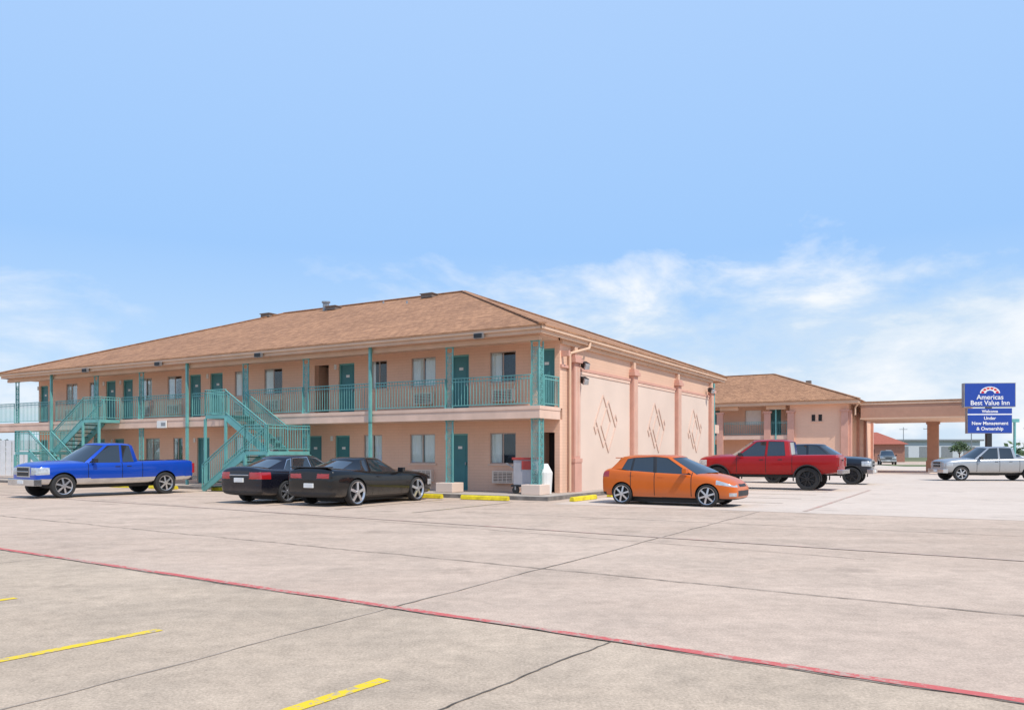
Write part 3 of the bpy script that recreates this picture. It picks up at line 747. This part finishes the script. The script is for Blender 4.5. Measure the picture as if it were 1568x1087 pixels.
hatch = dict(axles=(1.29, -1.28), track=.845, wr=.31, arch=.345, sub=4, mat=m_hatch, rr=.74,
  st=[(2.10,.28,.46,.50,.50),(2.04,.20,.60,.66,.70),(1.80,.18,.73,.82,.80),(1.29,.18,.85,.94,.845),(.85,.17,.90,.99,.85),(0,.17,.94,1.0,.85),(-.8,.17,.99,1.03,.85),(-1.28,.18,1.02,1.06,.845),(-1.70,.22,1.04,1.08,.82),(-1.90,.24,1.0,1.06,.79),(-1.97,.27,.84,.90,.76)],
  gh=[((1.38,0,.97),(.36,0,1.385),'g'),((1.22,.44,.95),(.31,.34,1.38),'g'),((.98,.72,.89),(.18,.54,1.36),'p'),((.84,.76,.89),(.06,.575,1.365),'g'),((-.22,.78,.92),(-.28,.60,1.40),'b'),((-.30,.78,.92),(-.36,.60,1.40),'g'),((-.98,.77,.97),(-.96,.59,1.37),'b'),((-1.03,.77,.975),(-1.0,.585,1.365),'g'),((-1.32,.75,1.03),(-1.20,.57,1.33),'p'),((-1.70,.68,1.03),(-1.46,.54,1.30),'g'),((-1.80,.38,1.03),(-1.54,.34,1.33),'g'),((-1.82,0,1.03),(-1.56,0,1.34),'g')],
  mirrors=[(.70,.93)], handles=[(-.08,.80),(-.98,.84)],
  boxes=[(-1.66,-1.42,-.44,.44,1.35,1.375,'P'),(-2.0,-1.92,-.18,.18,.56,.68,'plate')])
def mk_pickup(lower_silver=False, crew=True, sub=3):
    def f(x, y, z, n):
        if z < .64 and lower_silver and y > .8 and -2.9 < x < 2.6: return 5
        if x > 2.3 and .78 < z < 1.02 and y > .50 and n.z < .5: return 3
        if z < .43: return 1
        return 0
    B = -1.05 if crew else -.72
    gh = [((1.50,0,1.24),(.58,0,1.80),'g'),((1.38,.5,1.22),(.52,.44,1.795),'g'),((1.14,.84,1.17),(.38,.66,1.77),'p'),((1.00,.88,1.17),(.27,.70,1.775),'g'),
          ((-.10,.90,1.18),(-.14,.725,1.80),'p'),((-.19,.90,1.18),(-.22,.725,1.80),'g'),((B+.12,.90,1.20),(B+.20,.71,1.78),'p'),((B-.05,.85,1.21),(B+.05,.66,1.76),'p'),((B-.08,.66,1.22),(B-.0,.58,1.765),'g'),((B-.09,0,1.22),(B-.01,0,1.785),'g')]
    return dict(axles=(1.87, -1.80), track=.985, wr=.40, arch=.455, sub=sub, mat=f, rr=.66, bed=(-2.84, B-.16, .80, .94), crown=.07,
      st=[(2.72,.50,.98,1.04,.80),(2.66,.44,1.07,1.15,.92),(2.35,.40,1.12,1.21,.975),(1.87,.40,1.15,1.25,.99),(1.3,.39,1.17,1.26,.985),(.9,.39,1.19,1.24,.98),(0,.39,1.20,1.23,.98),(-.9,.39,1.22,1.25,.98),(-1.8,.41,1.24,1.27,.99),(-2.6,.46,1.25,1.27,.98),(-2.93,.50,1.24,1.26,.96),(-2.99,.54,1.16,1.18,.92)],
      gh=gh, mirrors=[(.88,1.18)], mirpaint=False, handles=[(.02,1.02),(B+.32,1.03)], hk='black',
      boxes=[(2.56,2.82,-.93,.93,.42,.64,'chrome'),(2.56,2.74,-.46,.46,.70,1.06,'chrome'),(2.70,2.755,-.40,.40,.74,1.02,'black'),(2.73,2.77,-.40,.40,.87,.905,'chrome'),
             (2.80,2.835,-.2,.2,.48,.60,'plate'),(-3.14,-2.92,-.93,.93,.48,.64,'chrome'),(-3.01,-2.90,.79,.945,.76,1.13,'tail'),(-3.02,-2.98,-.12,.12,1.0,1.05,'black')])
TB = -1.20
blue = car_paint('blue_truck_paint', (.005, .065, .46), .3, .3, [(1.05,0),(-.15,0),(-.90,0)], (.5, 1.18))
sp = mk_pickup(True, False)
build_vehicle('pickup_truck', sp, blue, (-15.04, 27.0), (-.58, -.815), 'f', 1, 'rim', 6)
blk = car_paint('black_sedan_paint', (.012, .012, .020), .3, .2, [(.90,0),(-.21,0),(-1.1,0)], (.3, .94))
build_vehicle('parked_sedan', sedan, blk, (-6.77, 24.3), (VX, VY), 'r', -1, 'rim', 7)
blk2 = car_paint('black_coupe_paint', (.008, .008, .009), .1, .2, [(.66,0),(-.73,0)], (.28, .94))
build_vehicle('sports_coupe', coupe, blk2, (-4.43, 23.1), (VX, VY), 'r', -1, 'rim', 5)
org = car_paint('orange_hatchback_paint', (.62, .125, .008), .1, .35, [(.84,0),(-.26,0),(-1.0,0)], (.28, .96), .4)
build_vehicle('hatchback_car', hatch, org, (5.42, 22.4), (.85, -.527), 'f', -1, 'rim', 6)
redp = car_paint('red_truck_paint', (.33, .004, .006), .1, .35, [(1.05,0),(-.15,0),(TB,0)], (.7, 1.48), .35)
sp = mk_pickup(False, True); sp['lift'] = .20; sp['wr'] = .47; sp['arch'] = .53; sp['lip'] = 'black'; sp['flare'] = .03
build_vehicle('pickup_truck', sp, redp, (11.9, 32.4), (-.863, .505), 'r', 1, 'rimdark', 8)
gry = car_paint('dark_truck_paint', (.018, .024, .036), .4, .3, [(1.05,0),(-.15,0),(TB,0)], (.5, 1.2))
sp = mk_pickup(False, True, 3); sp['lip'] = 'black'; sp['lift'] = .1; sp['wr'] = .42; sp['arch'] = .48
build_vehicle('pickup_truck', sp, gry, (16.25, 38.5), (.863, -.505), 'f', -1, 'rimdark', 6)
slv = car_paint('silver_truck_paint', (.42, .43, .44), .6, .3, [(1.05,0),(-.15,0),(TB,0)], (.5, 1.2))
build_vehicle('pickup_truck', mk_pickup(False, True, 3), slv, (24.5, 43.8), (-.992, .06), 'f', 1, 'rim', 6)
grn = car_paint('grey_truck_paint', (.10, .11, .10), .4, .3)
build_vehicle('pickup_truck', mk_pickup(False, True, 2), grn, (50.2, 105), (-.35, -.94), 'f', 1, 'rim', 6)
wsd = dict(sedan); wsd['sub'] = 2
build_vehicle('parked_sedan', wsd, car_paint('white_car_paint', (.6, .6, .6), 0, .3), (64, 104), (-.9, -.3), 'f', 1, 'rim', 6)

# ------------------------------------------------------------------ cart beside the corner post
ct = empty('maintenance_cart', (0, 0, 0), 0); ct.matrix_world = Matrix.Translation(C0) @ Matrix.Rotation(ROT, 4, 'Z')
M['cartred'] = simple('cart_red', (.42, .05, .04), .5); M['cartgrey'] = simple('cart_grey', (.42, .40, .42), .5, .1)
cm = MB()
cm.box(-.95, -.20, .15, .75, .42, 1.28, 'cartgrey'); cm.box(-1.0, -.16, .12, .78, 1.28, 1.36, 'cartred'); cm.box(-.62, -.22, .13, .15, .95, 1.25, 'cartred')
cm.box(-1.02, -.12, .1, .8, .36, .43, 'black'); cm.beam((-.95, .2, 1.0), (-1.25, .2, 1.15), .04, .04, 'metal'); cm.beam((-.95, .7, 1.0), (-1.25, .7, 1.15), .04, .04, 'metal'); cm.beam((-1.25, .2, 1.15), (-1.25, .7, 1.15), .04, .04, 'metal')
for x in (-.85, -.3):
    for y in (.15, .75): cm.cyl((x, y-.04, .25), (x, y+.04, .25), .13, 'rubber', 16); cm.box(x-.03, x+.03, y-.05, y+.05, .25, .4, 'metal')
cm.cyl((.12, .45, .12), (.12, .45, .85), .22, 'white', 16, .26); cm.cyl((.12, .45, .85), (.12, .45, 1.15), .26, 'white', 16, .1)
cm.obj('cart_body_and_bag', ct, bevel=.015)

# ------------------------------------------------------------------ surroundings
fn = MB()
M['fence'] = simple('white_siding', (.55, .57, .60), .7, var=.06)
for i in range(46):
    x = -44+i*.36; fn.box(x, x+.33, 50+i*.05, 50.06+i*.05, .1, 2.35, 'fence')
fn.beam((-44, 50.15, 1.9), (-27.5, 52.4, 1.9), .08, .1, 'fence'); fn.beam((-44, 50.15, .5), (-27.5, 52.4, .5), .08, .1, 'fence')
fn.obj('white_fence')
hs = empty('brick_house', (63, 146, 0), math.radians(-20))
h = MB(); M['redroof'] = simple('red_roof', (.36, .10, .06), .8); M['brickr'] = simple('brick_red', (.34, .17, .12), .9)
h.box(-7, 7, -5, 5, 0, 3.1, 'brickr'); h.box(-4, -2.8, -5.05, -5, 1, 2.2, 'dark'); h.box(1, 2.2, -5.05, -5, 1, 2.2, 'dark'); h.box(4, 4.9, -5.06, -5, 0, 2.1, 'white')
pp = [(-7.6,-5.6,3.1),(7.6,-5.6,3.1),(7.6,5.6,3.1),(-7.6,5.6,3.1),(-3,0,5.3),(3,0,5.3)]
h.add(pp, [(0,1,5,4),(1,2,5),(2,3,4,5),(3,0,4),(3,2,1,0)], 'redroof'); h.obj('house_body', hs)
ho2 = empty('warehouse', (150, 300, 0), 0); w = MB(); w.box(-30, 20, -8, 8, 0, 6, 'fence'); w.box(-31, 21, -9, 9, 6, 6.6, 'metal')
for i in range(6): w.box(-26+i*8, -22+i*8, -8.1, -8, 0, 4, 'metal')
w.obj('warehouse_body', ho2)
def pole(x, y, hgt, name='utility_pole'):
    t = MB(); t.cyl((x, y, 0), (x, y, hgt), .13, 'metal', 8, .09); t.box(x-1.1, x+1.1, y-.06, y+.06, hgt-.7, hgt-.58, 'metal')
    for q in (-1, -.4, .4, 1): t.box(x+q-.04, x+q+.04, y-.04, y+.04, hgt-.58, hgt-.4, 'white')
    t.obj(name)
for x, y, q in ((83, 160, 7), (100, 175, 7.5), (122, 190, 8), (94, 140, 5), (112, 230, 9)): pole(x, y, q)
gp = MB(); gp.cyl((37.2, 59.5, 0), (37.2, 59.5, 4.0), .09, 'teal', 10); gp.box(36.9, 37.5, 59.4, 59.6, 3.8, 4.05, 'teal'); gp.obj('street_sign_post')
M['leaf'] = simple('foliage', (.065, .11, .035), .8, var=.45, scale=.6); M['leaf2'] = simple('foliage_dark', (.04, .07, .028), .85, var=.4, scale=.6)
M['bark'] = simple('bark', (.10, .075, .05), .9, var=.3)
def foliage(name, blobs, cnt, size, trunks=()):
    mb = MB()
    for (x, y, z, rx, rz_) in blobs:
        for _ in range(cnt):
            a = random.uniform(0, 6.28); q = random.random()**.4; ph = random.uniform(-.6, 1.57)
            c = Vector((x+math.cos(a)*math.cos(ph)*rx*q, y+math.sin(a)*math.cos(ph)*rx*q, z+math.sin(ph)*rz_*q))
            u = Vector([random.gauss(0, 1) for _ in range(3)]).normalized(); w_ = u.orthogonal().normalized(); s1 = size*random.uniform(.5, 1.2)
            mb.add([c-u*s1, c-w_*s1*.6, c+u*s1, c+w_*s1*.6], [(0,1,2,3)], random.choice(('leaf', 'leaf', 'leaf2')))
    for (x, y, z, r) in trunks:
        mb.cyl((x, y, 0), (x, y, z), r, 'bark', 8, r*.6)
        for k in range(4):
            a = k*1.6; mb.cyl((x, y, z*.7), (x+math.cos(a)*z*.35, y+math.sin(a)*z*.35, z*1.15), r*.4, 'bark', 6, r*.15)
    mb.obj(name)
bl = []
for i in range(60):
    x = 60+i*6+random.uniform(-2, 2); y = 330+random.uniform(-20, 20); hh = random.uniform(1.5, 4.2); bl.append((x, y, hh*.5, random.uniform(4, 7), hh))
for i in range(50):
    x = -420+i*8+random.uniform(-2, 2); y = 330+random.uniform(-20, 20); hh = random.uniform(2, 5); bl.append((x, y, hh*.5, random.uniform(5, 8), hh))
foliage('distant_tree_line', bl, 60, 1.2)
foliage('tree', [(83.5, 150, 2.6, 1.7, 1.2), (84.6, 150.4, 2.3, 1.3, 1.0), (82.6, 149.6, 2.2, 1.2, .9)], 260, .22, [(83.5, 150, 1.8, .14)])
M['grass2'] = simple('verge_grass', (.11, .15, .045), .95, var=.4, scale=.5)
sheet('grass_verge', [(45, 92), (110, 80), (110, 96), (47, 104)], .03, 'grass2')

# ------------------------------------------------------------------ light
el = math.radians(54); az = math.atan2(.62, -.785)
sun_dir = Vector((math.sin(az)*math.cos(el), math.cos(az)*math.cos(el), math.sin(el)))
sun = bpy.data.lights.new('sun', 'SUN'); sun.energy = 4.1; sun.angle = math.radians(.53); sun.color = (1, .94, .84)
so = bpy.data.objects.new('sun', sun); so.rotation_euler = (-sun_dir).to_track_quat('-Z', 'Y').to_euler(); so.location = (20, -20, 40); sc.collection.objects.link(so)

w = bpy.data.worlds.new('World'); sc.world = w; w.use_nodes = True; t = w.node_tree
bg = t.nodes['Background']; bg.inputs[1].default_value = .13; K = 1/.12
sky = N(t, 'ShaderNodeTexSky'); sky.sky_type = 'NISHITA'; sky.sun_disc = False; sky.sun_elevation = el; sky.sun_rotation = az
sky.air_density = 1; sky.dust_density = 1.0; sky.ozone_density = 1.5
tc = N(t, 'ShaderNodeTexCoord').outputs['Generated']; spx = N(t, 'ShaderNodeSeparateXYZ'); t.links.new(tc, spx.inputs[0])
X, Y, Z = spx.outputs
cr = N(t, 'ShaderNodeValToRGB'); t.links.new(Z, cr.inputs[0])
els = cr.color_ramp.elements; els[0].position = 0; els[0].color = (.62, .76, .90, 1); els[1].position = 1; els[1].color = (.28, .50, .93, 1)
for p, c in ((.10, (.48, .68, .93)), (.24, (.335, .57, .94)), (.5, (.41, .62, .96))):
    q = els.new(p); q.color = (*c, 1)
g = mixc(t, 1, cr.outputs[0], (K, K, K), 'MULTIPLY')
base = mixc(t, .92, sky.outputs[0], g)
mp = N(t, 'ShaderNodeMapping'); t.links.new(tc, mp.inputs[0]); mp.inputs['Scale'].default_value = (1, 1, 2.3); mp.inputs['Location'].default_value = (3.1, .4, .2)
n1 = noise(t, mp.outputs[0], 5.0, 10, .6, .2); n2 = noise(t, mp.outputs[0], 1.6, 3, .5)
k = math_(t, 'DIVIDE', X, math_(t, 'MAXIMUM', Y, .05))
right = ramp(t, k, (-.36, .12)); left = ramp(t, k, (-.36, -.60)); azm = math_(t, 'ADD', math_(t, 'MAXIMUM', right, math_(t, 'MULTIPLY', left, .45)), .14, clamp=True)
elv = math_(t, 'MULTIPLY', ramp(t, Z, (.25, .15)), ramp(t, Z, (-.02, .06)))
dens = math_(t, 'ADD', math_(t, 'MULTIPLY', n1, .85), math_(t, 'MULTIPLY', n2, .25))
dens = math_(t, 'ADD', dens, math_(t, 'MULTIPLY', math_(t, 'MULTIPLY', azm, elv), .34))
cl = ramp(t, dens, (.67, .86))
cl = math_(t, 'MULTIPLY', cl, math_(t, 'MULTIPLY', ramp(t, Z, (.42, .2)), math_(t, 'ADD', math_(t, 'MULTIPLY', azm, .85), .15)))
cl = math_(t, 'MULTIPLY', cl, .93)
ccol = mixc(t, ramp(t, n1, (.42, .62)), (.62*K, .74*K, .87*K), (.90*K, .92*K, .94*K))
fin = mixc(t, cl, base, ccol)
t.links.new(fin, bg.inputs[0])

# ------------------------------------------------------------------ camera
cam = bpy.data.cameras.new('camera'); cam.sensor_width = 36; cam.lens = 28.26; cam.shift_y = .096; cam.clip_end = 6000; cam.clip_start = .1
co = bpy.data.objects.new('camera', cam); co.location = (0, 0, 1.5); co.rotation_euler = (math.pi/2, 0, 0); sc.collection.objects.link(co)
sc.camera = co
